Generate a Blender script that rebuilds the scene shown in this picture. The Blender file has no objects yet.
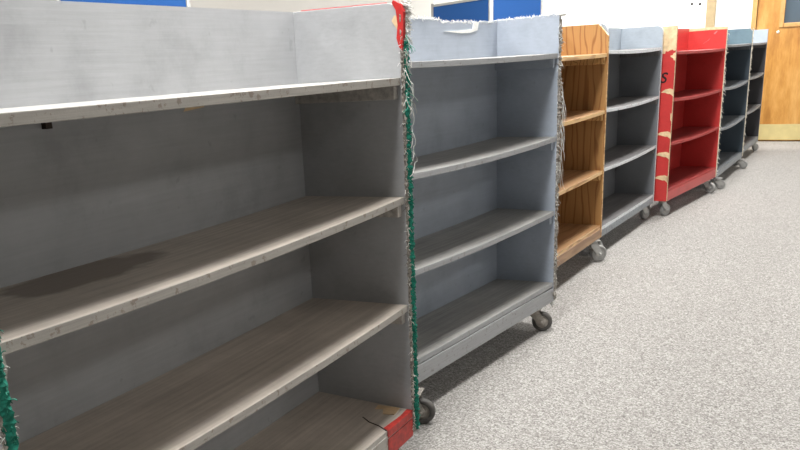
import bpy, bmesh, math, random
from mathutils import Matrix, Vector
random.seed(7)
scene = bpy.context.scene
C = scene.collection

# ------------------------------------------------------------------ camera
F_PX, YAW, PITCH, ROLL = 814.58, 0.5806, -0.3001, -0.0545
cam_d = bpy.data.cameras.new('camera')
cam = bpy.data.objects.new('camera', cam_d)
C.objects.link(cam)
cam_d.sensor_width = 36.0
cam_d.lens = F_PX / 800.0 * 36.0
cam_d.shift_x, cam_d.shift_y = 51.62 / 800, 93.12 / 800   # the photograph is an off-centre crop
cam_d.clip_start = 0.02
fw = Vector((-math.sin(YAW) * math.cos(PITCH), math.cos(YAW) * math.cos(PITCH), math.sin(PITCH)))
rt = Vector((math.cos(YAW), math.sin(YAW), 0))
up = rt.cross(fw)
r2 = rt * math.cos(ROLL) + up * math.sin(ROLL)
u2 = up * math.cos(ROLL) - rt * math.sin(ROLL)
M = Matrix((r2, u2, -fw)).transposed().to_4x4()
M.translation = Vector((1.0001, 0.0, 1.05))
cam.matrix_world = M
scene.camera = cam

# ------------------------------------------------------------------ world, exposure
w = bpy.data.worlds.new('world')
scene.world = w
w.use_nodes = True
w.node_tree.nodes['Background'].inputs[0].default_value = (0.8, 0.88, 1.0, 1)
w.node_tree.nodes['Background'].inputs[1].default_value = 0.25
vs = scene.view_settings
vs.view_transform = 'Standard'
vs.look = 'None'
vs.gamma = 1.0
vs.use_curve_mapping = False
vs.exposure = 0.0

# ------------------------------------------------------------------ ceiling lamps (their light; the fixtures come below)
CEIL = 2.75
LAMPS = [(x, y, p * (0.35 if y < 0 else 1)) for x, p in ((0.04, 78), (-1.7, 30), (3.2, 8)) for y in (-0.9, 1.5, 3.9, 6.3, 8.7)] + [(-1.9, 9.2, 75)]  # the last, single lamp is unseen, added to brighten the end wall
for i, (x, y, p) in enumerate(LAMPS):
    ld = bpy.data.lights.new('tube_light', 'AREA')
    ld.shape = 'RECTANGLE'
    ld.size, ld.size_y = 0.55, 1.15
    ld.energy = p
    ld.color = (1.0, 0.985, 0.965)
    lo = bpy.data.objects.new('tube_light', ld)
    lo.location = (x, y, CEIL - 0.075)
    C.objects.link(lo)

# ------------------------------------------------------------------ materials
MATS = {}
def s2l(c):
    return tuple(((v / 255) / 12.92 if v / 255 <= 0.04045 else ((v / 255 + 0.055) / 1.055) ** 2.4) for v in c) + (1,)

class NT:
    def __init__(self, name):
        self.m = bpy.data.materials.new(name)
        self.m.use_nodes = True
        self.t = self.m.node_tree
        self.b = self.t.nodes['Principled BSDF']
        self.co = self.t.nodes.new('ShaderNodeTexCoord').outputs['Object']
        MATS[name] = self.m
    def n(self, typ, **kw):
        nd = self.t.nodes.new(typ)
        for k, v in kw.items():
            if hasattr(nd, k) and k not in nd.inputs.keys():
                setattr(nd, k, v)
            else:
                nd.inputs[k].default_value = v
        return nd
    def l(self, a, b):
        self.t.links.new(a, b)
    def mapped(self, scale=(1, 1, 1), loc=(0, 0, 0)):
        mp = self.n('ShaderNodeMapping')
        mp.inputs['Scale'].default_value = scale
        mp.inputs['Location'].default_value = loc
        self.l(self.co, mp.inputs['Vector'])
        return mp.outputs['Vector']
    def noise(self, scale, detail=4, rough=0.6, vec=None):
        nd = self.n('ShaderNodeTexNoise')
        nd.inputs['Scale'].default_value = scale
        nd.inputs['Detail'].default_value = detail
        nd.inputs['Roughness'].default_value = rough
        self.l(vec if vec is not None else self.co, nd.inputs['Vector'])
        return nd.outputs['Fac']
    def ramp(self, fac, stops):
        r = self.n('ShaderNodeValToRGB')
        e = r.color_ramp.elements
        while len(e) < len(stops):
            e.new(0.5)
        for el, (p, c) in zip(e, stops):
            el.position = p
            el.color = c if len(c) == 4 else tuple(c) + (1,)
        self.l(fac, r.inputs['Fac'])
        return r.outputs['Color']
    def mix(self, fac, a, b, mode='MIX'):
        m = self.n('ShaderNodeMix', data_type='RGBA', blend_type=mode)
        for sock, v in ((m.inputs[0], fac), (m.inputs[6], a), (m.inputs[7], b)):
            if hasattr(v, 'links') or hasattr(v, 'is_linked'):
                self.l(v, sock)
            else:
                sock.default_value = v
        return m.outputs[2]
    def bump(self, h, strength=0.2, dist=0.002):
        b = self.n('ShaderNodeBump')
        b.inputs['Strength'].default_value = strength
        b.inputs['Distance'].default_value = dist
        self.l(h, b.inputs['Height'])
        self.l(b.outputs['Normal'], self.b.inputs['Normal'])
    def out(self, col, rough=0.5, metal=0.0):
        if hasattr(col, 'is_linked'):
            self.l(col, self.b.inputs['Base Color'])
        else:
            self.b.inputs['Base Color'].default_value = col
        self.b.inputs['Roughness'].default_value = rough
        self.b.inputs['Metallic'].default_value = metal
        return self.m

W4 = lambda v: (v, v, v, 1)

def paint(name, base, dirt=None, chip=None, chip_amt=0.0, rough=0.45, streak=True, var=0.12, chip_scale=60, lower=None, split=1.03):
    t = NT(name)
    b = s2l(base)
    d = s2l(dirt) if dirt else tuple(v * 0.75 for v in b[:3]) + (1,)
    hi = tuple(min(1, v * (1 + var)) for v in b[:3]) + (1,)
    n1 = t.noise(6, 5, 0.65)
    col = t.ramp(n1, [(0.3, d), (0.47, b), (0.75, hi)])
    # brush streaks run along the boards
    n2 = t.noise(1.0, 3, 0.6, t.mapped((40, 5, 120)))
    col = t.mix(0.35, col, t.ramp(n2, [(0.3, W4(0.75)), (0.7, W4(1.0))]), 'MULTIPLY')
    # little scuffs and knocks
    n3 = t.noise(28, 2, 0.5)
    col = t.mix(t.ramp(n3, [(0.70, W4(0)), (0.76, W4(0.3))]), col, tuple(v * 0.5 for v in b[:3]) + (1,))
    if chip:
        n4 = t.noise(chip_scale, 3, 0.7)
        lo = 0.62 - chip_amt * 0.3
        col = t.mix(t.ramp(n4, [(lo, W4(0)), (lo + 0.03, W4(1))]), col, s2l(chip))
    if lower:   # colour turns darker below the split height
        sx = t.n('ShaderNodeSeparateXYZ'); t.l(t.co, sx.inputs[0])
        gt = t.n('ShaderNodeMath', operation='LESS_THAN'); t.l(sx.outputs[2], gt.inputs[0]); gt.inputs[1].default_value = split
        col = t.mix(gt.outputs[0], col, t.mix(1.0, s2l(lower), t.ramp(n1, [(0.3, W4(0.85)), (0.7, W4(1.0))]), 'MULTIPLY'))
    t.bump(n2, 0.15, 0.002)
    return t.out(col, rough)

def shelf_top(name, base, dark, stain=None):
    t = NT(name)
    n1 = t.noise(1.0, 4, 0.6, t.mapped((90, 2.5, 10)))
    col = t.ramp(n1, [(0.3, s2l(dark)), (0.7, s2l(base))])
    n2 = t.noise(5, 5, 0.7)
    col = t.mix(0.55, col, t.ramp(n2, [(0.32, W4(0.62)), (0.65, W4(1.05))]), 'MULTIPLY')
    if stain:
        (cx, cy, cz), (rx, ry) = stain
        mp = t.mapped((1 / rx, 1 / ry, 12), (-cx / rx, -cy / ry, -cz * 12))
        wob = t.n('ShaderNodeMixRGB', blend_type='ADD')
        nn = t.n('ShaderNodeTexNoise'); nn.inputs['Scale'].default_value = 14; nn.inputs['Detail'].default_value = 4
        t.l(t.co, nn.inputs['Vector'])
        wob.inputs[0].default_value = 0.9
        t.l(mp, wob.inputs[1]); t.l(nn.outputs['Color'], wob.inputs[2])
        ln = t.n('ShaderNodeVectorMath', operation='LENGTH')
        sb = t.n('ShaderNodeVectorMath', operation='SUBTRACT')
        sb.inputs[1].default_value = (0.45, 0.45, 0.45)
        t.l(wob.outputs[0], sb.inputs[0]); t.l(sb.outputs[0], ln.inputs[0])
        k = t.ramp(ln.outputs['Value'], [(0.75, W4(0.8)), (1.0, W4(0))])
        col = t.mix(k, col, s2l((122, 110, 100)))
    t.bump(n1, 0.12, 0.001)
    return t.out(col, 0.55)

def edge_mat(name, base, wear, amt=0.5):
    t = NT(name)
    n1 = t.noise(45, 4, 0.75)
    col = t.ramp(n1, [(0.60 - amt * 0.25, s2l(base)), (0.64 - amt * 0.2, s2l(wear))])
    n2 = t.noise(1, 3, 0.6, t.mapped((60, 8, 300)))
    col = t.mix(0.5, col, t.ramp(n2, [(0.3, W4(0.65)), (0.65, W4(1.05))]), 'MULTIPLY')
    t.bump(n1, 0.4, 0.002)
    return t.out(col, 0.6)

def ply(name, light, dark, sc=9.0, vertical=True):
    t = NT(name)
    vec = t.mapped((1, 1, 0.22) if vertical else (1, 0.12, 1))
    nz = t.n('ShaderNodeTexNoise'); nz.inputs['Scale'].default_value = 7; nz.inputs['Detail'].default_value = 1
    t.l(vec, nz.inputs['Vector'])
    wv = t.n('ShaderNodeTexWave', wave_type='BANDS', bands_direction='X')
    wv.inputs['Scale'].default_value = sc
    wv.inputs['Distortion'].default_value = 9
    wv.inputs['Detail'].default_value = 1.5
    wv.inputs['Detail Scale'].default_value = 1.6
    t.l(vec, wv.inputs['Vector'])
    col = t.ramp(wv.outputs['Color'], [(0.0, s2l(dark)), (0.22, s2l(light)), (1.0, s2l(light))])
    fi = t.noise(1, 3, 0.6, t.mapped((220, 220, 6) if vertical else (220, 6, 220)))
    col = t.mix(0.4, col, t.ramp(fi, [(0.3, W4(0.72)), (0.7, W4(1.05))]), 'MULTIPLY')
    return t.out(col, 0.4)

def plain(name, col, rough=0.5, metal=0.0, var=0.15, sc=40):
    t = NT(name)
    b = s2l(col)
    n = t.noise(sc, 3, 0.6)
    c = t.ramp(n, [(0.3, tuple(v * (1 - var) for v in b[:3]) + (1,)), (0.7, tuple(min(1, v * (1 + var)) for v in b[:3]) + (1,))])
    return t.out(c, rough, metal)

paint('grey_paint', (172, 174, 177), (158, 160, 163), rough=0.5)
paint('bluegrey_paint', (168, 177, 190), (156, 165, 178), rough=0.45)
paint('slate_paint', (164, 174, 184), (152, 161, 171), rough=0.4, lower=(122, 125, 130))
paint('red_paint', (196, 60, 58), (182, 52, 50), rough=0.4, var=0.06)
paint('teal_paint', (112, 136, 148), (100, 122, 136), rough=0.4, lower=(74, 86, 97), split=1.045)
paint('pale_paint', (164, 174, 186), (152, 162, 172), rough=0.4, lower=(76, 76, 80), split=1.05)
shelf_top('worn_brown_shelf', (206, 196, 185), (178, 168, 158))
shelf_top('worn_brown_shelf_stained', (206, 196, 185), (178, 168, 158), stain=((-0.235, -0.85, 0.716), (0.085, 0.21)))
shelf_top('worn_grey_shelf', (176, 174, 170), (146, 145, 143))
shelf_top('dark_shelf', (132, 130, 130), (104, 103, 104))
shelf_top('red_shelf', (160, 52, 50), (138, 42, 40))
shelf_top('slate_shelf', (125, 130, 135), (98, 102, 108))
edge_mat('chipped_white_edge', (178, 174, 168), (150, 140, 130), 0.15)
edge_mat('worn_grey_edge', (172, 174, 177), (150, 149, 148), 0.05)
edge_mat('clean_edge', (220, 224, 228), (170, 172, 175), 0.05)
edge_mat('raw_edge', (216, 196, 160), (170, 140, 100), 0.3)
edge_mat('red_edge', (186, 60, 58), (160, 45, 44), 0.1)
edge_mat('slate_edge', (150, 156, 162), (118, 122, 126), 0.2)
ply('ply_side', (178, 136, 86), (146, 102, 60), 9.0)
ply('ply_shelf', (172, 134, 96), (148, 110, 76), 8.0, False)
ply('ply_edge', (222, 182, 122), (176, 128, 72), 14.0, False)
plain('bare_wood', (220, 192, 152), 0.7, 0, 0.2, 30)
plain('red_worn', (176, 50, 44), 0.5, 0, 0.35, 50)
plain('red_tape', (190, 34, 32), 0.5, 0, 0.2)
plain('red_film', (222, 120, 120), 0.5, 0, 0.2)
plain('green_felt', (24, 112, 94), 0.95, 0, 0.45, 140)
plain('mottled_trim', (142, 137, 130), 0.95, 0, 0.6, 160)
plain('cream_trim', (214, 206, 188), 0.9, 0, 0.3, 120)
plain('white_fluff', (232, 232, 228), 0.9, 0, 0.08, 90)
plain('grey_thread', (190, 188, 180), 0.9, 0, 0.25, 120)
plain('green_thread', (70, 160, 138), 0.9, 0, 0.25, 120)
plain('steel', (176, 176, 174), 0.35, 0.5, 0.15)
plain('dull_steel', (160, 154, 146), 0.5, 0.2, 0.3)
plain('tyre_dark', (74, 72, 70), 0.6, 0, 0.25)
plain('tyre_mid', (82, 79, 76), 0.6, 0, 0.25)
plain('tyre_grey', (150, 150, 148), 0.5, 0, 0.15)
plain('letter_black', (26, 22, 24), 0.5, 0, 0.1)
plain('batten_paint', (176, 172, 166), 0.6, 0, 0.3, 60)
plain('brown_wall', (112, 98, 84), 0.8, 0, 0.05, 3)
plain('cream_wall', (172, 170, 164), 0.8, 0, 0.02, 3)
plain('end_wall_white', (240, 239, 234), 0.7, 0, 0.015, 3)
plain('ceiling_white', (190, 190, 187), 0.9, 0, 0.03, 8)
plain('trim_oak', (160, 142, 108), 0.5, 0, 0.1, 20)
plain('frame_oak', (190, 146, 88), 0.45, 0, 0.12, 20)
plain('blue_felt', (28, 84, 152), 0.95, 0, 0.06, 200)
plain('aluminium', (186, 187, 184), 0.4, 0.6, 0.05)
plain('brass', (224, 208, 150), 0.4, 0.6, 0.08, 8)
plain('dark_gap', (50, 36, 26), 0.8)
plain('chrome', (250, 240, 225), 0.2, 0.3, 0.02)
plain('skirting', (120, 100, 80), 0.5)
t = NT('door_glass'); t.out(s2l((84, 96, 106)), 0.12)

t = NT('door_wood')
nd = t.noise(1, 5, 0.65, t.mapped((9, 9, 2.2)))
cc = t.ramp(nd, [(0.3, s2l((158, 106, 46))), (0.5, s2l((186, 134, 66))), (0.7, s2l((206, 158, 92)))])
nd2 = t.noise(1, 3, 0.6, t.mapped((160, 160, 5)))
cc = t.mix(0.35, cc, t.ramp(nd2, [(0.3, W4(0.8)), (0.7, W4(1.05))]), 'MULTIPLY')
t.out(cc, 0.35)

t = NT('carpet')
vo = t.n('ShaderNodeTexVoronoi'); vo.inputs['Scale'].default_value = 230
t.l(t.co, vo.inputs['Vector'])
sp = t.n('ShaderNodeSeparateColor'); t.l(vo.outputs['Color'], sp.inputs['Color'])
n1 = t.noise(420, 2, 0.7)
n0 = t.noise(1.1, 3, 0.6)
col = t.ramp(sp.outputs[0], [(0.0, s2l((110, 107, 104))), (0.3, s2l((138, 135, 131))), (0.6, s2l((154, 151, 147))), (1.0, s2l((186, 184, 180)))])
col = t.mix(0.8, col, t.ramp(n1, [(0.35, W4(0.78)), (0.6, W4(1.05))]), 'MULTIPLY')
col = t.mix(0.25, col, t.ramp(n0, [(0.3, W4(0.86)), (0.7, W4(1.0))]), 'MULTIPLY')
t.bump(n1, 0.4, 0.004)
t.out(col, 0.95)

t = NT('lamp_diffuser')
t.b.inputs['Emission Color'].default_value = (1, 0.98, 0.94, 1)
t.b.inputs['Emission Strength'].default_value = 4.0
t.out((0.9, 0.9, 0.9, 1), 0.6)

# ------------------------------------------------------------------ mesh helpers
def box(bm, a, b, mi=0):
    x0, y0, z0 = a; x1, y1, z1 = b
    v = [bm.verts.new(p) for p in ((x0, y0, z0), (x1, y0, z0), (x1, y1, z0), (x0, y1, z0), (x0, y0, z1), (x1, y0, z1), (x1, y1, z1), (x0, y1, z1))]
    fs = [(0, 3, 2, 1), (4, 5, 6, 7), (0, 1, 5, 4), (1, 2, 6, 5), (2, 3, 7, 6), (3, 0, 4, 7)]
    out = []
    for f in fs:
        q = bm.faces.new([v[i] for i in f]); q.material_index = mi; out.append(q)
    return out

def prism(bm, pts, axis, a, b, mi=0, edge_mi=None):
    """outline pts (2-D) swept along axis ('x' or 'y' or 'z') from a to b"""
    def P(p, s):
        return {'x': (s, p[0], p[1]), 'y': (p[0], s, p[1]), 'z': (p[0], p[1], s)}[axis]
    A = [bm.verts.new(P(p, a)) for p in pts]
    B = [bm.verts.new(P(p, b)) for p in pts]
    f1 = bm.faces.new(A); f2 = bm.faces.new(B[::-1])
    f1.material_index = f2.material_index = mi
    n = len(pts)
    for i in range(n):
        q = bm.faces.new((A[i], B[i], B[(i + 1) % n], A[(i + 1) % n]))
        q.material_index = mi if edge_mi is None else edge_mi(pts[i], pts[(i + 1) % n])
    bmesh.ops.recalc_face_normals(bm, faces=bm.faces)

def cyl(bm, c, axis, r0, r1, h0, h1, n=20, mi=0, profile=None):
    """lathe around axis through c"""
    prof = profile or [(0, h0), (r0, h0), (r1, h1), (0, h1)]
    ax = Vector(axis).normalized()
    p = ax.orthogonal().normalized(); q = ax.cross(p)
    c = Vector(c)
    rings = []
    for (r, h) in prof:
        if r < 1e-6:
            rings.append([bm.verts.new(c + ax * h)])
        else:
            rings.append([bm.verts.new(c + ax * h + (p * math.cos(2 * math.pi * i / n) + q * math.sin(2 * math.pi * i / n)) * r) for i in range(n)])
    for A, B in zip(rings[:-1], rings[1:]):
        for i in range(n):
            j = (i + 1) % n
            if len(A) == 1 and len(B) == 1:
                continue
            if len(A) == 1:
                f = bm.faces.new((A[0], B[i], B[j]))
            elif len(B) == 1:
                f = bm.faces.new((A[i], A[j], B[0]))
            else:
                f = bm.faces.new((A[i], A[j], B[j], B[i]))
            f.material_index = mi; f.smooth = True
    bmesh.ops.recalc_face_normals(bm, faces=bm.faces)

def tube(bm, pts, r, n=4, mi=0, taper=1.0):
    pts = [Vector(p) for p in pts]
    rings = []
    for i, p in enumerate(pts):
        d = (pts[min(i + 1, len(pts) - 1)] - pts[max(i - 1, 0)])
        if d.length < 1e-7:
            d = Vector((0, 0, 1))
        d.normalize()
        a = d.orthogonal().normalized(); b = d.cross(a)
        rr = (r[i] if isinstance(r, (list, tuple)) else r * (1 - (1 - taper) * i / max(1, len(pts) - 1)))
        rings.append([bm.verts.new(p + (a * math.cos(2 * math.pi * k / n) + b * math.sin(2 * math.pi * k / n)) * rr) for k in range(n)])
    for A, B in zip(rings[:-1], rings[1:]):
        for k in range(n):
            f = bm.faces.new((A[k], A[(k + 1) % n], B[(k + 1) % n], B[k])); f.material_index = mi; f.smooth = True
    for R_ in (rings[0][::-1], rings[-1]):
        f = bm.faces.new(R_); f.material_index = mi

def obj(name, bm, mats, parent=None, bevel=0.0):
    me = bpy.data.meshes.new(name)
    bm.to_mesh(me); bm.free()
    for m in (mats if isinstance(mats, (list, tuple)) else [mats]):
        me.materials.append(MATS[m])
    o = bpy.data.objects.new(name, me)
    C.objects.link(o)
    if parent:
        o.parent = parent
    if bevel:
        b = o.modifiers.new('bevel', 'BEVEL'); b.width = bevel; b.segments = 2; b.limit_method = 'ANGLE'; b.angle_limit = 0.7
    return o

def tag(o, label, cat, group=None):
    o['label'] = label; o['category'] = cat
    if group:
        o['group'] = group
    return o

def empty(name, loc, rz=0):
    o = bpy.data.objects.new(name, None)
    o.empty_display_size = 0.1
    o.location = loc; o.rotation_euler = (0, 0, rz)
    C.objects.link(o)
    return o

def struct(name, bm, mats, parent=None, bevel=0):
    o = obj(name, bm, mats, parent, bevel)
    if not parent:
        o['kind'] = 'structure'
    return o

# ------------------------------------------------------------------ room
XL, XR, YN, YF = -3.0, 4.8, -4.5, 10.30
bm = bmesh.new(); box(bm, (XL - 0.1, YN - 0.1, -0.1), (XR + 0.1, YF + 0.1, 0)); struct('floor', bm, 'carpet')
bm = bmesh.new(); box(bm, (XL - 0.1, YN - 0.1, CEIL), (XR + 0.1, YF + 0.1, CEIL + 0.1)); struct('ceiling', bm, 'ceiling_white')
bm = bmesh.new(); box(bm, (XL - 0.1, YN - 0.1, 0), (XL, YF + 0.1, CEIL)); struct('wall_left', bm, 'cream_wall')
bm = bmesh.new(); box(bm, (XR, YN - 0.1, 0), (XR + 0.1, YF + 0.1, CEIL)); struct('wall_right', bm, 'cream_wall')
bm = bmesh.new(); box(bm, (XL, YN - 0.1, 0), (XR, YN, CEIL)); struct('wall_rear', bm, 'brown_wall')
DX0, DX1, DH = -0.263, 0.66, 2.06      # door leaf
FX0, FX1 = DX0 - 0.055, DX1 + 0.055   # frame
bm = bmesh.new()
box(bm, (XL, YF, 0), (FX0, YF + 0.1, CEIL)); box(bm, (FX1, YF, 0), (XR, YF + 0.1, CEIL)); box(bm, (FX0, YF, DH + 0.055), (FX1, YF + 0.1, CEIL))
struct('wall_end', bm, 'end_wall_white')
# skirting boards
bm = bmesh.new(); box(bm, (XL, YN, 0), (XL + 0.015, YF, 0.1)); struct('baseboard_left', bm, 'skirting')
bm = bmesh.new(); box(bm, (XL + 0.015, YF - 0.015, 0), (FX0, YF, 0.1)); struct('baseboard_end', bm, 'skirting')
bm = bmesh.new(); box(bm, (FX1, YF - 0.015, 0), (XR, YF, 0.1)); struct('baseboard_corner', bm, 'skirting')
# door frame
bm = bmesh.new()
box(bm, (FX0, YF - 0.02, 0), (DX0 - 0.006, YF + 0.1, DH + 0.055)); box(bm, (DX1 + 0.006, YF - 0.02, 0), (FX1, YF + 0.1, DH + 0.055)); box(bm, (DX0 - 0.006, YF - 0.02, DH + 0.006), (DX1 + 0.006, YF + 0.1, DH + 0.055))
struct('trim_1', bm, 'frame_oak', bevel=0.003)
# door stop / dark rebate behind the leaf
bm = bmesh.new(); box(bm, (DX0 - 0.006, YF + 0.055, 0), (DX1 + 0.006, YF + 0.06, DH + 0.006)); struct('trim_2', bm, 'dark_gap')
# door leaf with a glazed opening
WX0, WX1, WZ0, WZ1 = -0.010, 0.42, 1.233, 1.83
bm = bmesh.new()
y0, y1 = YF + 0.004, YF + 0.048
box(bm, (DX0, y0, 0.012), (WX0, y1, DH)); box(bm, (WX1, y0, 0.012), (DX1, y1, DH)); box(bm, (WX0, y0, 0.012), (WX1, y1, WZ0)); box(bm, (WX0, y0, WZ1), (WX1, y1, DH))
door = struct('door_1', bm, 'door_wood')
bm = bmesh.new(); box(bm, (WX0, YF + 0.022, WZ0), (WX1, YF + 0.03, WZ1)); obj('pane', bm, 'door_glass', door)
for (a, b) in (((WX0 - 0.035, WZ0 - 0.035), (WX0 + 0.01, WZ1 + 0.035)), ((WX1 - 0.01, WZ0 - 0.035), (WX1 + 0.035, WZ1 + 0.035)),
               ((WX0 + 0.01, WZ0 - 0.035), (WX1 - 0.01, WZ0 + 0.01)), ((WX0 + 0.01, WZ1 - 0.01), (WX1 - 0.01, WZ1 + 0.035))):
    bm = bmesh.new(); box(bm, (a[0], YF - 0.012, a[1]), (b[0], YF + 0.012, b[1])); obj('glazing_bead', bm, 'frame_oak', door, 0.006)
bm = bmesh.new(); box(bm, (DX0 + 0.012, YF + 0.001, 0.02), (DX1 - 0.012, YF + 0.004, 0.188)); obj('kick_plate', bm, 'brass', door)
bm = bmesh.new(); cyl(bm, (-0.048, YF + 0.004, 1.155), (0, -1, 0), 0.017, 0.012, 0, 0.008); obj('lock_disc', bm, 'chrome', door)
bm = bmesh.new()
cyl(bm, (DX1 - 0.07, YF + 0.004, 1.02), (0, -1, 0), 0.024, 0.024, 0, 0.008)
tube(bm, [(DX1 - 0.07, YF, 1.02), (DX1 - 0.07, YF - 0.045, 1.02), (DX1 - 0.09, YF - 0.052, 1.02), (DX1 - 0.18, YF - 0.052, 1.02)], 0.009, 8)
obj('door_handle', bm, 'steel', door)
# oak upright on the end wall, two dark screw heads in the wall
bm = bmesh.new(); box(bm, (-0.780, YF - 0.03, 0.1), (-0.686, YF, CEIL)); struct('trim_3', bm, 'trim_oak', bevel=0.004)
for k, (x, z) in enumerate(((-0.940, 1.508), (-0.856, 1.501))):
    bm = bmesh.new(); cyl(bm, (x, YF, z), (0, -1, 0), 0, 0, 0, 0, 12, profile=[(0.0, 0), (0.015, 0), (0.013, 0.004), (0.006, 0.006), (0, 0.006)])
    o = obj('wall_screw', bm, 'letter_black')
    tag(o, ['dark screw head in the white end wall, farther from the oak upright', 'dark screw head in the white end wall, nearer the oak upright'][k], 'screw', 'screws in the end wall')
# ceiling lamp fixtures, one of them for the added end-wall lamp
for i, (x, y, p) in enumerate(LAMPS):
    e = empty('ceiling_lamp', (x, y, CEIL))
    tag(e, 'flat white rectangular fluorescent ceiling lamp panel', 'lamp', 'ceiling lamp panels')
    bm = bmesh.new()
    for a, b in (((-0.31, -0.61), (-0.28, 0.61)), ((0.28, -0.61), (0.31, 0.61)), ((-0.28, -0.61), (0.28, -0.58)), ((-0.28, 0.58), (0.28, 0.61))):
        box(bm, (a[0], a[1], -0.06), (b[0], b[1], 0))
    obj('lamp_frame', bm, 'aluminium', e)
    bm = bmesh.new(); box(bm, (-0.28, -0.58, -0.05), (0.28, 0.58, -0.04)); obj('diffuser', bm, 'lamp_diffuser', e)

# ------------------------------------------------------------------ casters (shared meshes)
CACHE = {}
def mesh_once(key, build, mats):
    if key not in CACHE:
        bm = bmesh.new(); build(bm)
        me = bpy.data.meshes.new(key[0]); bm.to_mesh(me); bm.free()
        for m in mats:
            me.materials.append(MATS[m])
        CACHE[key] = me
    return CACHE[key]

def put(name, me, parent, loc=(0, 0, 0), rz=0):
    o = bpy.data.objects.new(name, me); C.objects.link(o)
    o.parent = parent; o.location = loc; o.rotation_euler = (0, 0, rz)
    return o

def caster(parent, x, y, zb, rz, r, tyre, metal):
    """swivel caster below height zb; its wheel trails along local +x turned by rz"""
    off = r * 0.75
    wdt = r * 0.36
    def b_fork(bm):
        box(bm, (-0.03, -0.03, zb - 0.004), (0.03, 0.03, zb))                     # top plate
        cyl(bm, (0, 0, 0), (0, 0, 1), 0.024, 0.02, zb - 0.018, zb - 0.004, 16)   # swivel race
        for s in (-1, 1):
            yy = s * (wdt + 0.004)
            pts = [(-0.018, zb - 0.018), (0.02, zb - 0.018), (off + 0.013, r + 0.006), (off + 0.009, r - 0.012), (off - 0.010, r - 0.011), (-0.018, zb - 0.032)]
            prism(bm, pts, 'y', yy - 0.0012, yy + 0.0012)
        box(bm, (-0.018, -wdt - 0.005, zb - 0.021), (0.02, wdt + 0.005, zb - 0.018))
        cyl(bm, (off, 0, r), (0, 1, 0), 0.005, 0.005, -wdt - 0.011, wdt + 0.011, 8)
    def b_wheel(bm):
        prof = [(r * 0.62, -wdt * 0.75), (r * 0.86, -wdt), (r * 0.97, -wdt * 0.6), (r, 0), (r * 0.97, wdt * 0.6), (r * 0.86, wdt), (r * 0.62, wdt * 0.75), (r * 0.62, -wdt * 0.75)]
        cyl(bm, (off, 0, r), (0, 1, 0), 0, 0, 0, 0, 28, profile=prof)
    def b_hub(bm):
        prof = [(0, -wdt * 0.8), (r * 0.2, -wdt * 0.8), (r * 0.24, -wdt * 0.45), (r * 0.55, -wdt * 0.4), (r * 0.63, -wdt * 0.7), (r * 0.63, wdt * 0.7), (r * 0.55, wdt * 0.4), (r * 0.24, wdt * 0.45), (r * 0.2, wdt * 0.8), (0, wdt * 0.8)]
        cyl(bm, (off, 0, r), (0, 1, 0), 0, 0, 0, 0, 20, profile=prof)
    key = (round(zb, 3), round(r, 3), tyre, metal)
    o = put('caster', mesh_once(('caster_fork',) + key, b_fork, [metal]), parent, (x, y, 0), rz)
    put('wheel', mesh_once(('caster_wheel',) + key, b_wheel, [tyre]), o)
    put('hub', mesh_once(('caster_hub',) + key, b_hub, [metal]), o)
    return o

# ------------------------------------------------------------------ frayed edging
def edging(name, parent, x, y, z0, z1, wid, dep, mat, jag=0.3, n=90, seed=1):
    """fuzzy strip tacked on the front edge of an upright"""
    rnd = random.Random(seed)
    bm = bmesh.new()
    rings = []
    for i in range(n + 1):
        z = z0 + (z1 - z0) * i / n
        wv = wid * (1 + rnd.uniform(-jag, jag)); dv = dep * (1 + rnd.uniform(-jag, jag))
        oy = rnd.uniform(-jag, jag) * wid * 0.3
        ring = []
        for k in range(7):
            a = math.pi * k / 6 - math.pi / 2
            ring.append(bm.verts.new((x + math.cos(a) * dv * rnd.uniform(0.75, 1.2), y + oy + math.sin(a) * wv / 2, z + rnd.uniform(-0.3, 0.3) * (z1 - z0) / n)))
        rings.append(ring)
    for A, B in zip(rings[:-1], rings[1:]):
        for k in range(6):
            bm.faces.new((A[k], A[k + 1], B[k + 1], B[k]))
        bm.faces.new((A[6], A[0], B[0], B[6]))
    bm.faces.new(rings[0]); bm.faces.new(rings[-1][::-1])
    bmesh.ops.recalc_face_normals(bm, faces=bm.faces)
    return obj(name, bm, mat, parent)

def threads(parent, starts, mats, length=(0.01, 0.03), r=0.0007, seed=3, droop=0.5, spread=(0.4, 1.0), name='frayed_threads', curl=0.6):
    """loose threads; starts = list of (point, outward direction)"""
    rnd = random.Random(seed)
    bm = bmesh.new()
    for p, d in starts:
        L = rnd.uniform(*length)
        d = Vector(d) + Vector((rnd.uniform(-1, 1), rnd.uniform(-1, 1), rnd.uniform(-1, 1))) * curl
        d.normalize()
        q = Vector(p); pts = [q.copy()]
        ns = 6
        for s in range(ns):
            d = d + Vector((rnd.uniform(-1, 1), rnd.uniform(-1, 1), rnd.uniform(-1, 1))) * curl * 0.7 + Vector((0, 0, -droop * 0.4))
            d.normalize()
            q = q + d * (L / ns); pts.append(q.copy())
        tube(bm, pts, r, 3, rnd.randrange(len(mats)), 0.6)
    o = obj(name, bm, mats, parent)
    o['kind'] = 'stuff'
    return o

def jag_plate(parent, name, pts, axis, a, b, mat):
    bm = bmesh.new(); prism(bm, pts, axis, a, b)
    return obj(name, bm, mat, parent)

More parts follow.
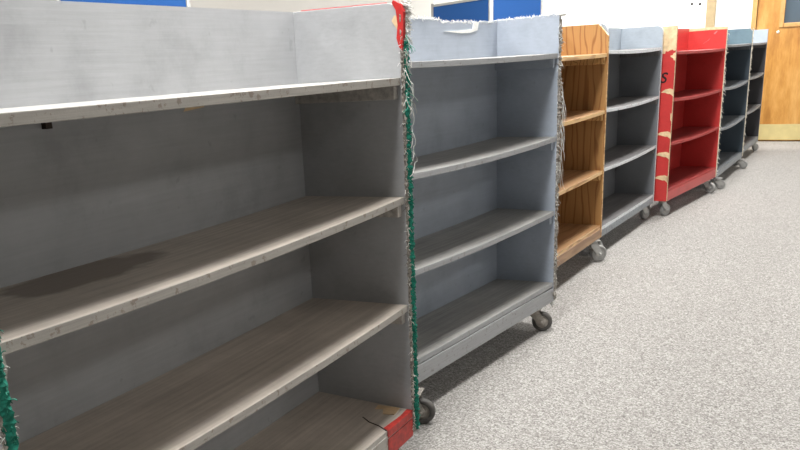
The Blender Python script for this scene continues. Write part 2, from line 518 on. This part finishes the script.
# ------------------------------------------------------------------ bookcases
T = 0.018
def bookcase(name, piv, th, L, D, levels, zb, top, label, side, back, shelves, edge, front_corner='round', back_top=None, side_top=None,
             rail=None, sag=0.012, tilt=None, battens=True, upright_edge=None, casters=(), tyre='tyre_grey', metal='steel', wr=0.036, group='bookcases on casters along the aisle',
             batten_mat='batten_paint', top_sag=0.004):
    px, py = piv
    # local frame: x = 0 at the front edge, y = 0 at the inner face of the right-hand upright; the empty stands at the middle of the footprint
    cx, cy = -D / 2, -L / 2
    wx = px + math.cos(th) * cx - math.sin(th) * cy
    wy = py + math.sin(th) * cx + math.cos(th) * cy
    root = empty(name, (wx, wy, 0), th)
    tag(root, label, 'bookcase', group)
    off = Vector((-cx, -cy, 0))
    hub = empty('tmp', (0, 0, 0))
    upright_edge = upright_edge or edge
    xb = -D - 0.012
    # uprights
    for which, ya, yb in (('right', 0, T), ('left', -L - T, -L)):
        bm = bmesh.new()
        if front_corner == 'round':
            R_ = 0.035
            arc = [(-R_ + R_ * math.cos(a), top - R_ + R_ * math.sin(a)) for a in [k * math.pi / 16 for k in range(9)]]
        elif front_corner == 'chamfer':
            arc = [(0.0, top - 0.058), (-0.05, top)]
        elif front_corner == 'small':
            arc = [(0.0, top - 0.025), (-0.022, top)]
        else:
            arc = [(0.0, top)]
        if side_top and which == 'right':
            arc = side_top
        pts = [(xb, zb), (0.0, zb)] + arc + [(xb, arc[-1][1])]
        prism(bm, pts, 'y', ya, yb, 0, lambda a, b: 1)
        o = obj('side_panel', bm, [side, upright_edge], root, 0.0015); o.location = off
    # back
    bm = bmesh.new()
    tp = back_top or [(0, top), (-L, top)]
    prism(bm, [(-L, zb), (0, zb)] + list(tp), 'x', xb, -D, 0, lambda a, b: 1 if (a[1] > 1.0 and b[1] > 1.0) else 0)
    o = obj('back_panel', bm, [back, upright_edge], root); o.location = off
    # shelves
    names = ['top_shelf'] + ['shelf'] * (len(levels) - 2) + ['bottom_shelf']
    for k, z in enumerate(levels):
        bm = bmesh.new()
        n = 14
        tf, tb = (tilt[k] if tilt else (0, 0))
        sg = (top_sag if k == 0 else sag) if k < len(levels) - 1 else 0.002
        rows = []
        for i in range(n + 1):
            s = i / n
            dz = -sg * (1 - (2 * s - 1) ** 2)
            y = -L + L * s
            ww = random.uniform(-0.0008, 0.0008)
            rows.append([bm.verts.new(p) for p in ((-D, y, z + tb + dz * 0.7), (-0.003 + ww, y, z + tf + dz), (-0.003 + ww, y, z + tf + dz - T), (-D, y, z + tb + dz * 0.7 - T))])
        for A, B in zip(rows[:-1], rows[1:]):
            for q in range(4):
                f = bm.faces.new((A[q], A[(q + 1) % 4], B[(q + 1) % 4], B[q]))
                f.material_index = 1 if q == 1 else 0
        bm.faces.new(rows[0]); bm.faces.new(rows[-1])
        bmesh.ops.recalc_face_normals(bm, faces=bm.faces)
        o = obj(names[k], bm, [shelves[k] if isinstance(shelves, (list, tuple)) else shelves, edge], root, 0.0012); o.location = off
        if battens and k < len(levels) - 1:
            for ya, yb in ((-0.02, 0.0), (-L, -L + 0.02)):
                bm = bmesh.new()
                zt = z - T - 0.0005
                v = box(bm, (-D, ya, zt - 0.032 + tb), (-0.012, yb, zt + tb))
                for f in v:
                    for vv in f.verts:
                        if vv.co.x > -0.1 and not vv.tag:
                            vv.co.z += tf - tb; vv.tag = True
                o = obj('shelf_batten', bm, batten_mat, root, 0.002); o.location = off
    # front and rear rails below the bottom shelf
    zt = levels[-1] - T
    for xa, xb_ in ((-0.022, -0.001), (-D, -D + 0.02)):
        bm = bmesh.new(); box(bm, (xa, -L, zb), (xb_, 0, zt)); o = obj('base_rail', bm, rail or edge, root, 0.0015); o.location = off
    for (x, y, rz) in casters:
        caster(root, x - cx, y - cy, zb, rz, wr, tyre, metal)
    bpy.data.objects.remove(hub)
    return root, off

def std_casters(L, D, front_right=None, front_left=None):
    out = [(-D + 0.06, -L + 0.07, 0.4), (-D + 0.06, -0.07, 2.1)]
    out.append(front_right or (-0.055, -0.07, 1.0))
    out.append(front_left or (-0.055, -L + 0.07, -0.6))
    return out

G = 'bookcases on casters along the aisle'
# 1 ------------------------------------------------ nearest, pale grey with green edging
L1, D1 = 1.224, 0.303
b1, o1 = bookcase('bookcase', (0.0, 1.8195), 0.0434, L1, D1, [1.0135, 0.7207, 0.4328, 0.1376], 0.060, 1.188,
    'nearest bookcase, worn pale grey with green frayed edging and a red-painted bottom corner', 'grey_paint', 'grey_paint',
    ['worn_grey_shelf', 'worn_brown_shelf_stained', 'worn_brown_shelf', 'worn_brown_shelf'], 'chipped_white_edge',
    top_sag=0.0, tilt=[(0.002, -0.002), (0.003, -0.004), (0.004, -0.005), (-0.003, 0.004)], sag=0.010, casters=std_casters(L1, D1), tyre='tyre_dark', metal='dull_steel', wr=0.026)
def under(parent, off, make):
    o = make; o.location = off; return o
for y, seed in ((0.009, 5), (-L1 - 0.009, 9)):
    zt = 1.10 if y > 0 else 1.16
    e = edging('edging_strip', b1, 0.0, y + (0.004 if y > 0 else 0.002), 0.075, zt, 0.0165 if y > 0 else 0.019, 0.014, 'green_felt', 0.16, 260, seed); e.location = o1
    m_ = edging('edging_backing', b1, 0.0, y, 0.07, zt + 0.06, 0.021, 0.006, 'mottled_trim', 0.4, 200, seed + 1); m_.location = o1
    rnd = random.Random(seed)
    st = []
    for k in range(430):
        z = rnd.uniform(0.08, 1.12); s = rnd.choice((-1, -1, 1))
        st.append(((rnd.uniform(0.0, 0.007), y + s * rnd.uniform(0.007, 0.010), z), (0.2, s * 0.3, rnd.uniform(-1, 0.8))))
    t_ = threads(e, st, ['grey_thread', 'mottled_trim', 'white_fluff', 'mottled_trim'], (0.006, 0.018), 0.0009, seed)
    rnd2 = random.Random(seed + 3)
    st = [((0.011, y + rnd2.uniform(-0.002, 0.01), rnd2.uniform(0.1, zt)), (0.3, rnd2.uniform(-0.3, 0.3), rnd2.choice((-1, 1)))) for k in range(260)]
    t_ = threads(e, st, ['green_felt', 'green_thread', 'green_felt'], (0.004, 0.011), 0.0011, seed + 2, name='green_pile')
# top corner: red tape on the inner side, white fluff on the outer side
bm = bmesh.new()
prism(bm, [(0.004, 1.077), (0.008, 1.117), (0.010, 1.167), (0.004, 1.183), (-0.016, 1.194), (-0.02, 1.188), (-0.010, 1.171), (-0.006, 1.137), (-0.010, 1.107), (-0.004, 1.087)], 'y', -0.0015, 0.012)
o = obj('red_tape', bm, 'red_tape', b1); o.location = o1
rnd = random.Random(21)
st = [((rnd.uniform(-0.01, 0.012), rnd.uniform(0.008, 0.02), 1.192 - abs(rnd.gauss(0, 0.05))), (0.3, 0.5, 0.3)) for _ in range(420)]
o = threads(b1, st, ['white_fluff', 'white_fluff', 'grey_thread'], (0.010, 0.024), 0.0014, 22, 0.5); o.location = o1
st = [((0.01, rnd.uniform(0.0, 0.02), rnd.uniform(0.94, 1.12)), (0.2, rnd.uniform(-0.3, 0.5), -1)) for _ in range(45)]
o = threads(b1, st, ['white_fluff', 'green_thread', 'grey_thread'], (0.02, 0.05), 0.001, 23, 0.6, curl=0.6); o.location = o1
# a few long curling loose threads
bm = bmesh.new()
for z0, amp, ln in ((0.88, 0.022, 0.07), (0.83, 0.03, 0.05), (0.94, 0.015, 0.09), (0.99, 0.016, 0.06)):
    pts = [(0.012 + 0.004 * math.sin(k), 0.02 + amp * math.sin(k * 0.42), z0 - ln * k / 9 + 0.006 * math.cos(k * 1.1)) for k in range(10)]
    tube(bm, pts, 0.0009, 4)
o = obj('loose_thread', bm, 'white_fluff', b1); o.location = o1
# pinkish red film along the top of the right upright, bare patch by the corner
o = jag_plate(b1, 'red_paint_remnant', [(-0.28, 0.001), (-0.26, 0.016), (-0.12, 0.017), (-0.04, 0.015), (-0.035, 0.003), (-0.16, 0.0005)], 'z', 1.1882, 1.1905, 'red_film'); o.location = o1
o = jag_plate(b1, 'bare_wood_patch', [(-0.022, 1.147), (-0.004, 1.122), (-0.004, 1.157), (-0.014, 1.159)], 'y', -0.0012, 0.001, 'bare_wood'); o.location = o1
# red-painted front right corner of the bottom shelf and rail
for (za, zb2) in ((0.1346 - 0.020, 0.1346 + 0.0006), (0.059, 0.1346 - 0.0245)):
    bm = bmesh.new()
    prism(bm, [(-0.018, -0.135), (0.0012, -0.147), (0.0022, -0.07), (0.0015, -0.001), (-0.016, -0.001), (-0.012, -0.05)], 'z', za, zb2)
    o = obj('red_corner', bm, 'red_worn', b1); o.location = o1
o = jag_plate(b1, 'bare_wood_patch', [(-0.1, -0.012), (-0.035, -0.006), (-0.03, -0.05), (-0.06, -0.06), (-0.075, -0.03), (-0.095, -0.04)], 'z', 0.1345, 0.1378, 'bare_wood'); o.location = o1
bm = bmesh.new(); tube(bm, [(-0.10, -0.10, 0.1362), (-0.07, -0.12, 0.1357), (-0.035, -0.13, 0.135), (-0.004, -0.147, 0.1342)], 0.002, 4); o = obj('crack', bm, 'dark_gap', b1); o.location = o1
# back batten below the top shelf: a short dark block and a bare strip
bm = bmesh.new(); box(bm, (-D1, -0.842, 0.97), (-D1 + 0.012, -0.828, 0.993)); o = obj('back_block', bm, 'dark_gap', b1); o.location = o1
o = jag_plate(b1, 'bare_wood_patch', [(-0.46, 0.973), (-0.39, 0.978), (-0.385, 0.986), (-0.45, 0.983)], 'x', -D1 - 0.001, -D1 + 0.0008, 'bare_wood'); o.location = o1

# 2 ------------------------------------------------ blue-grey with torn top
L2, D2 = 1.195, 0.25
rnd = random.Random(4)
bt = [(0, 1.186)]
for k in range(1, 32):
    y = -0.395 * k / 31
    bt.append((y, 1.186 - 0.009 * min(1, k / 14) + rnd.uniform(-0.003, 0.002)))
bt += [(-0.405, 1.172), (-0.42, 1.178), (-0.435, 1.183), (-0.5, 1.185), (-0.573, 1.187), (-0.85, 1.187), (-L2, 1.188)]
stp = [(0.0, 1.187)] + [(-0.262 * k / 24, 1.190 - 0.006 * k / 24 + rnd.uniform(-0.0025, 0.002)) for k in range(1, 24)] + [(-0.262, 1.183)]
b2, o2 = bookcase('bookcase', (-0.0299, 3.0734), -0.082, L2, D2, [1.0539, 0.7507, 0.465, 0.1767], 0.102, 1.188,
    'pale blue-grey bookcase with torn white top edge, between the green-edged and plywood bookcases', 'bluegrey_paint', 'bluegrey_paint',
    'worn_grey_shelf', 'worn_grey_edge', front_corner='square', back_top=bt, side_top=stp,
    batten_mat='bluegrey_paint', tilt=[(0, 0), (0.002, -0.001), (0.004, 0.001), (0.005, -0.008)], sag=0.013,
    casters=std_casters(L2, D2, (-0.04, -0.085, 0.35), (0.015, -L2 + 0.13, 0.3)), tyre='tyre_mid', metal='dull_steel', wr=0.040)
e = edging('edging_strip', b2, 0.0, 0.009, 0.11, 1.17, 0.017, 0.007, 'mottled_trim', 0.55, 170, 31); e.location = o2
rnd = random.Random(32)
st = [((rnd.uniform(-0.002, 0.006), 0.009 + rnd.choice((-1, 1)) * 0.008, rnd.uniform(0.09, 1.17)), (0.2, rnd.uniform(-0.5, 0.9), rnd.uniform(-1, 0.3))) for _ in range(360)]
threads(e, st, ['grey_thread', 'white_fluff', 'mottled_trim'], (0.008, 0.022), 0.001, 33)
# hanging strands in front of the neighbour
st = [((0.006, 0.022, rnd.uniform(0.62, 0.95)), (0.1, 0.4, -1)) for _ in range(26)]
threads(e, st, ['white_fluff', 'grey_thread'], (0.05, 0.12), 0.0012, 34, 0.9, curl=0.25, name='hanging_threads')
# torn white fibres along the tops
st = []
for _ in range(460):
    y = rnd.uniform(-0.66, 0.0)
    st.append(((-D2 - rnd.uniform(0, 0.012), y, 1.184 if y < -0.42 else 1.175), (rnd.uniform(0, 0.5), 0, 0.5)))
for _ in range(380):
    x = rnd.uniform(-0.25, 0.01)
    st.append(((x, rnd.uniform(0, T), 1.187 + x * 0.02), (rnd.uniform(-0.3, 0.3), rnd.uniform(-0.5, 0.5), 0.4)))
for _ in range(160):
    st.append(((rnd.uniform(-0.03, 0.012), rnd.uniform(0.0, 0.03), 1.187), (0.4, 0.5, 0.3)))
o = threads(b2, st, ['white_fluff'], (0.006, 0.014), 0.0013, 35, 0.3, name='torn_fibres'); o.location = o2
o = jag_plate(b2, 'peeled_flap', [(-0.40, 1.146), (-0.28, 1.139), (-0.212, 1.141), (-0.16, 1.150), (-0.15, 1.177), (-0.185, 1.178), (-0.195, 1.154), (-0.30, 1.148)], 'x', -D2 - 0.001, -D2 + 0.003, 'white_fluff'); o.location = o2
o = jag_plate(b2, 'torn_corner', [(-0.03, 0.104), (0.001, 0.105), (0.0025, 0.090), (-0.006, 0.082), (-0.013, 0.093), (-0.022, 0.091)], 'y', 0.0, 0.016, 'white_fluff'); o.location = o2

# 3 ------------------------------------------------ varnished plywood
L3, D3 = 1.12, 0.25
b3, o3 = bookcase('bookcase', (-0.178, 4.2577), 0.0, L3, D3, [1.0424, 0.7691, 0.467, 0.182], 0.116, 1.182,
    'unpainted varnished plywood bookcase with visible wood grain and cut-off top corners', 'ply_side', 'ply_side', 'ply_shelf', 'ply_edge', front_corner='chamfer',
    rail='ply_shelf', batten_mat='ply_edge', sag=0.006, casters=std_casters(L3, D3, (-0.02, -0.065, 0.7)), wr=0.043)

# 4 ------------------------------------------------ grey with clean pale edges
L4, D4 = 1.14, 0.248
b4, o4 = bookcase('bookcase', (-0.1818, 5.4513), -0.01, L4, D4, [1.0581, 0.772, 0.47, 0.1591], 0.104, 1.184,
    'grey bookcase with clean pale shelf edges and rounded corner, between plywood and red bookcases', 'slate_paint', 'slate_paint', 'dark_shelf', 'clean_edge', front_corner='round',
    rail='slate_edge', batten_mat='dark_shelf', top_sag=0.008, sag=0.010, casters=std_casters(L4, D4, (-0.055, -0.05, 1.2)), wr=0.039)

# 5 ------------------------------------------------ red
L5, D5 = 1.145, 0.261
b5, o5 = bookcase('bookcase', (-0.006, 6.6647), -0.0913, L5, D5, [1.0298, 0.7483, 0.4778, 0.1822], 0.106, 1.178,
    'bright red bookcase with chipped end panel and a black letter on it', 'red_paint', 'red_paint', 'red_shelf', 'red_edge', front_corner='square',
    upright_edge='raw_edge', rail='red_paint', batten_mat='red_paint', sag=0.012, casters=std_casters(L5, D5, (-0.035, -0.085, -0.3), (-0.04, -L5 + 0.035, 1.2)), wr=0.040)
ye = -L5 - T
def end_patch(name, pts, mat='bare_wood', d=0.0012):
    o = jag_plate(b5, name, pts, 'y', ye - d, ye + 0.0005, mat); o.location = o5; return o
end_patch('bare_wood_patch', [(-0.25, 1.176), (0.0, 1.176), (0.001, 1.036), (-0.012, 1.034), (-0.018, 1.041), (-0.036, 1.036), (-0.046, 1.030), (-0.06, 1.033), (-0.064, 1.018), (-0.085, 1.02), (-0.09, 1.03), (-0.25, 1.03)])
end_patch('bare_wood_patch', [(-0.012, 1.02), (0.001, 1.024), (0.001, 0.975), (-0.01, 0.978), (-0.012, 0.99), (-0.028, 0.998), (-0.03, 1.006), (-0.016, 1.008)])
for zc in (0.783, 0.522, 0.394, 0.246):
    k = 1.25 if zc < 0.7 else 1.0
    end_patch('paint_chip', [(0.001, zc + 0.02), (-0.02, zc + 0.028), (-0.05 * k, zc + 0.022), (-0.075 * k, zc + 0.004), (-0.05 * k, zc + 0.003), (-0.03, zc - 0.006), (-0.02, zc - 0.004), (0.001, zc - 0.02)])
end_patch('paint_chip', [(0.001, 0.66), (-0.008, 0.66), (-0.007, 0.62), (0.001, 0.61)])
end_patch('paint_chip', [(0.001, 0.27), (-0.007, 0.265), (-0.006, 0.23), (0.001, 0.225)])
# black letter S on the end panel
fc = bpy.data.curves.new('letter', 'FONT'); fc.body = 'S'; fc.size = 0.088; fc.shear = 0.22; fc.offset = 0.0012; fc.extrude = 0.0006
fo = bpy.data.objects.new('letter_tmp', fc); C.objects.link(fo)
me = bpy.data.meshes.new_from_object(fo)
bpy.data.objects.remove(fo)
me.materials.clear(); me.materials.append(MATS['letter_black'])
lo = bpy.data.objects.new('letter', me); C.objects.link(lo); lo.parent = b5
lo.rotation_euler = (math.pi / 2, 0, 0); lo.location = Vector((-0.086, ye - 0.0012, 0.846)) + o5
for pts, ax, a, b in (([(-D5, 1.157), (-0.12, 1.160), (0.0, 1.158), (0.0, 1.1775), (-D5, 1.1775)], 'y', -0.0012, 0.001),):
    o = jag_plate(b5, 'bare_wood_patch', pts, ax, a, b, 'bare_wood'); o.location = o5
# white scratches on the right inner face above the top shelf
for pts in ([(-0.09, 1.135), (-0.07, 1.152), (-0.062, 1.15), (-0.08, 1.128)], [(-0.17, 1.06), (-0.12, 1.09), (-0.11, 1.105), (-0.125, 1.09)], [(-0.25, 1.12), (-0.205, 1.118), (-0.205, 1.155), (-0.25, 1.156)][:0]):
    if pts:
        o = jag_plate(b5, 'scratch', pts, 'y', -0.001, 0.001, 'red_film'); o.location = o5
e = edging('edging_strip', b5, 0.0, 0.012, 0.12, 1.158, 0.014, 0.004, 'cream_trim', 0.4, 80, 51); e.location = o5
rnd = random.Random(52)
st = [((0.002, 0.02, rnd.uniform(0.12, 1.15)), (0.3, 0.9, -0.2)) for _ in range(70)]
threads(e, st, ['cream_trim', 'white_fluff'], (0.01, 0.03), 0.0025, 53, 0.6)

# 6 ------------------------------------------------ slate blue
L6, D6 = 1.325, 0.25
b6, o6 = bookcase('bookcase', (-0.0144, 8.0737), 0.0, L6, D6, [1.0544, 0.7533, 0.4539, 0.1345], 0.085, 1.176,
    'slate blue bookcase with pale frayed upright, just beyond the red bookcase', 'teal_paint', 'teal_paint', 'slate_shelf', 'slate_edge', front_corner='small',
    upright_edge='slate_edge', batten_mat='slate_shelf', sag=0.022, casters=std_casters(L6, D6, (0.005, -0.09, 0.2), (0.01, -L6 + 0.03, 0.4)), wr=0.034)
e = edging('edging_strip', b6, 0.0, 0.009, 0.1, 1.175, 0.02, 0.006, 'cream_trim', 0.4, 80, 61); e.location = o6
st = [((0.004, 0.009 + rnd.uniform(-0.012, 0.012), rnd.uniform(0.1, 1.18)), (0.3, rnd.uniform(-1, 1), 0)) for _ in range(60)]
threads(e, st, ['cream_trim', 'white_fluff'], (0.01, 0.025), 0.002, 62, 0.6)

# 7 ------------------------------------------------ farthest
L7, D7 = 1.3, 0.25
b7, o7 = bookcase('bookcase', (-0.0496, 9.447), 0.0, L7, D7, [1.0561, 0.7697, 0.46, 0.1404], 0.088, 1.179,
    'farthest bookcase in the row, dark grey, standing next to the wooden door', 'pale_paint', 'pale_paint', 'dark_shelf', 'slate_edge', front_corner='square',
    batten_mat='dark_shelf', sag=0.02, casters=std_casters(L7, D7, (-0.03, -0.07, 0.9)), wr=0.036)

# ------------------------------------------------------------------ folding display boards behind the row
def display(name, pts, ztop, zlow, label):
    """pts = plan corners; one blue felt panel between each two posts"""
    base = Vector((pts[0][0], pts[0][1], 0))
    e = empty(name, base)
    tag(e, label, 'display board', 'blue display boards behind the bookcases')
    P = [Vector((x, y, 0)) - base for x, y in pts]
    for p in P:
        bm = bmesh.new(); cyl(bm, (p.x, p.y, 0), (0, 0, 1), 0.02, 0.02, 0.02, ztop + 0.01, 12); po = obj('post', bm, 'aluminium', e)
        bm = bmesh.new(); box(bm, (p.x - 0.2, p.y - 0.025, 0), (p.x + 0.2, p.y + 0.025, 0.02)); obj('foot', bm, 'aluminium', po)
    for a, b in zip(P[:-1], P[1:]):
        d = (b - a).normalized(); n = Vector((-d.y, d.x, 0))
        a2, b2_ = a + d * 0.022, b - d * 0.022
        for nm, za, zc, th, mt in (('panel', zlow + 0.02, ztop - 0.02, 0.012, 'blue_felt'), ('frame_rail', ztop - 0.02, ztop, 0.016, 'aluminium'), ('frame_rail', zlow, zlow + 0.02, 0.016, 'aluminium')):
            bm = bmesh.new()
            q = [a2 + n * th, b2_ + n * th, b2_ - n * th, a2 - n * th]
            prism(bm, [(v.x, v.y) for v in q], 'z', za, zc)
            obj(nm, bm, mt, e)
    return e
display('display_board', [(-2.66, 7.31), (-1.91, 6.90), (-1.70, 7.55)], 1.55, 0.35, 'folding blue felt display board of two panels, behind the torn blue-grey bookcase')
display('display_board', [(-2.72, 3.05), (-2.68, 4.0)], 1.62, 0.35, 'blue felt display board standing behind the nearest pale grey bookcase')
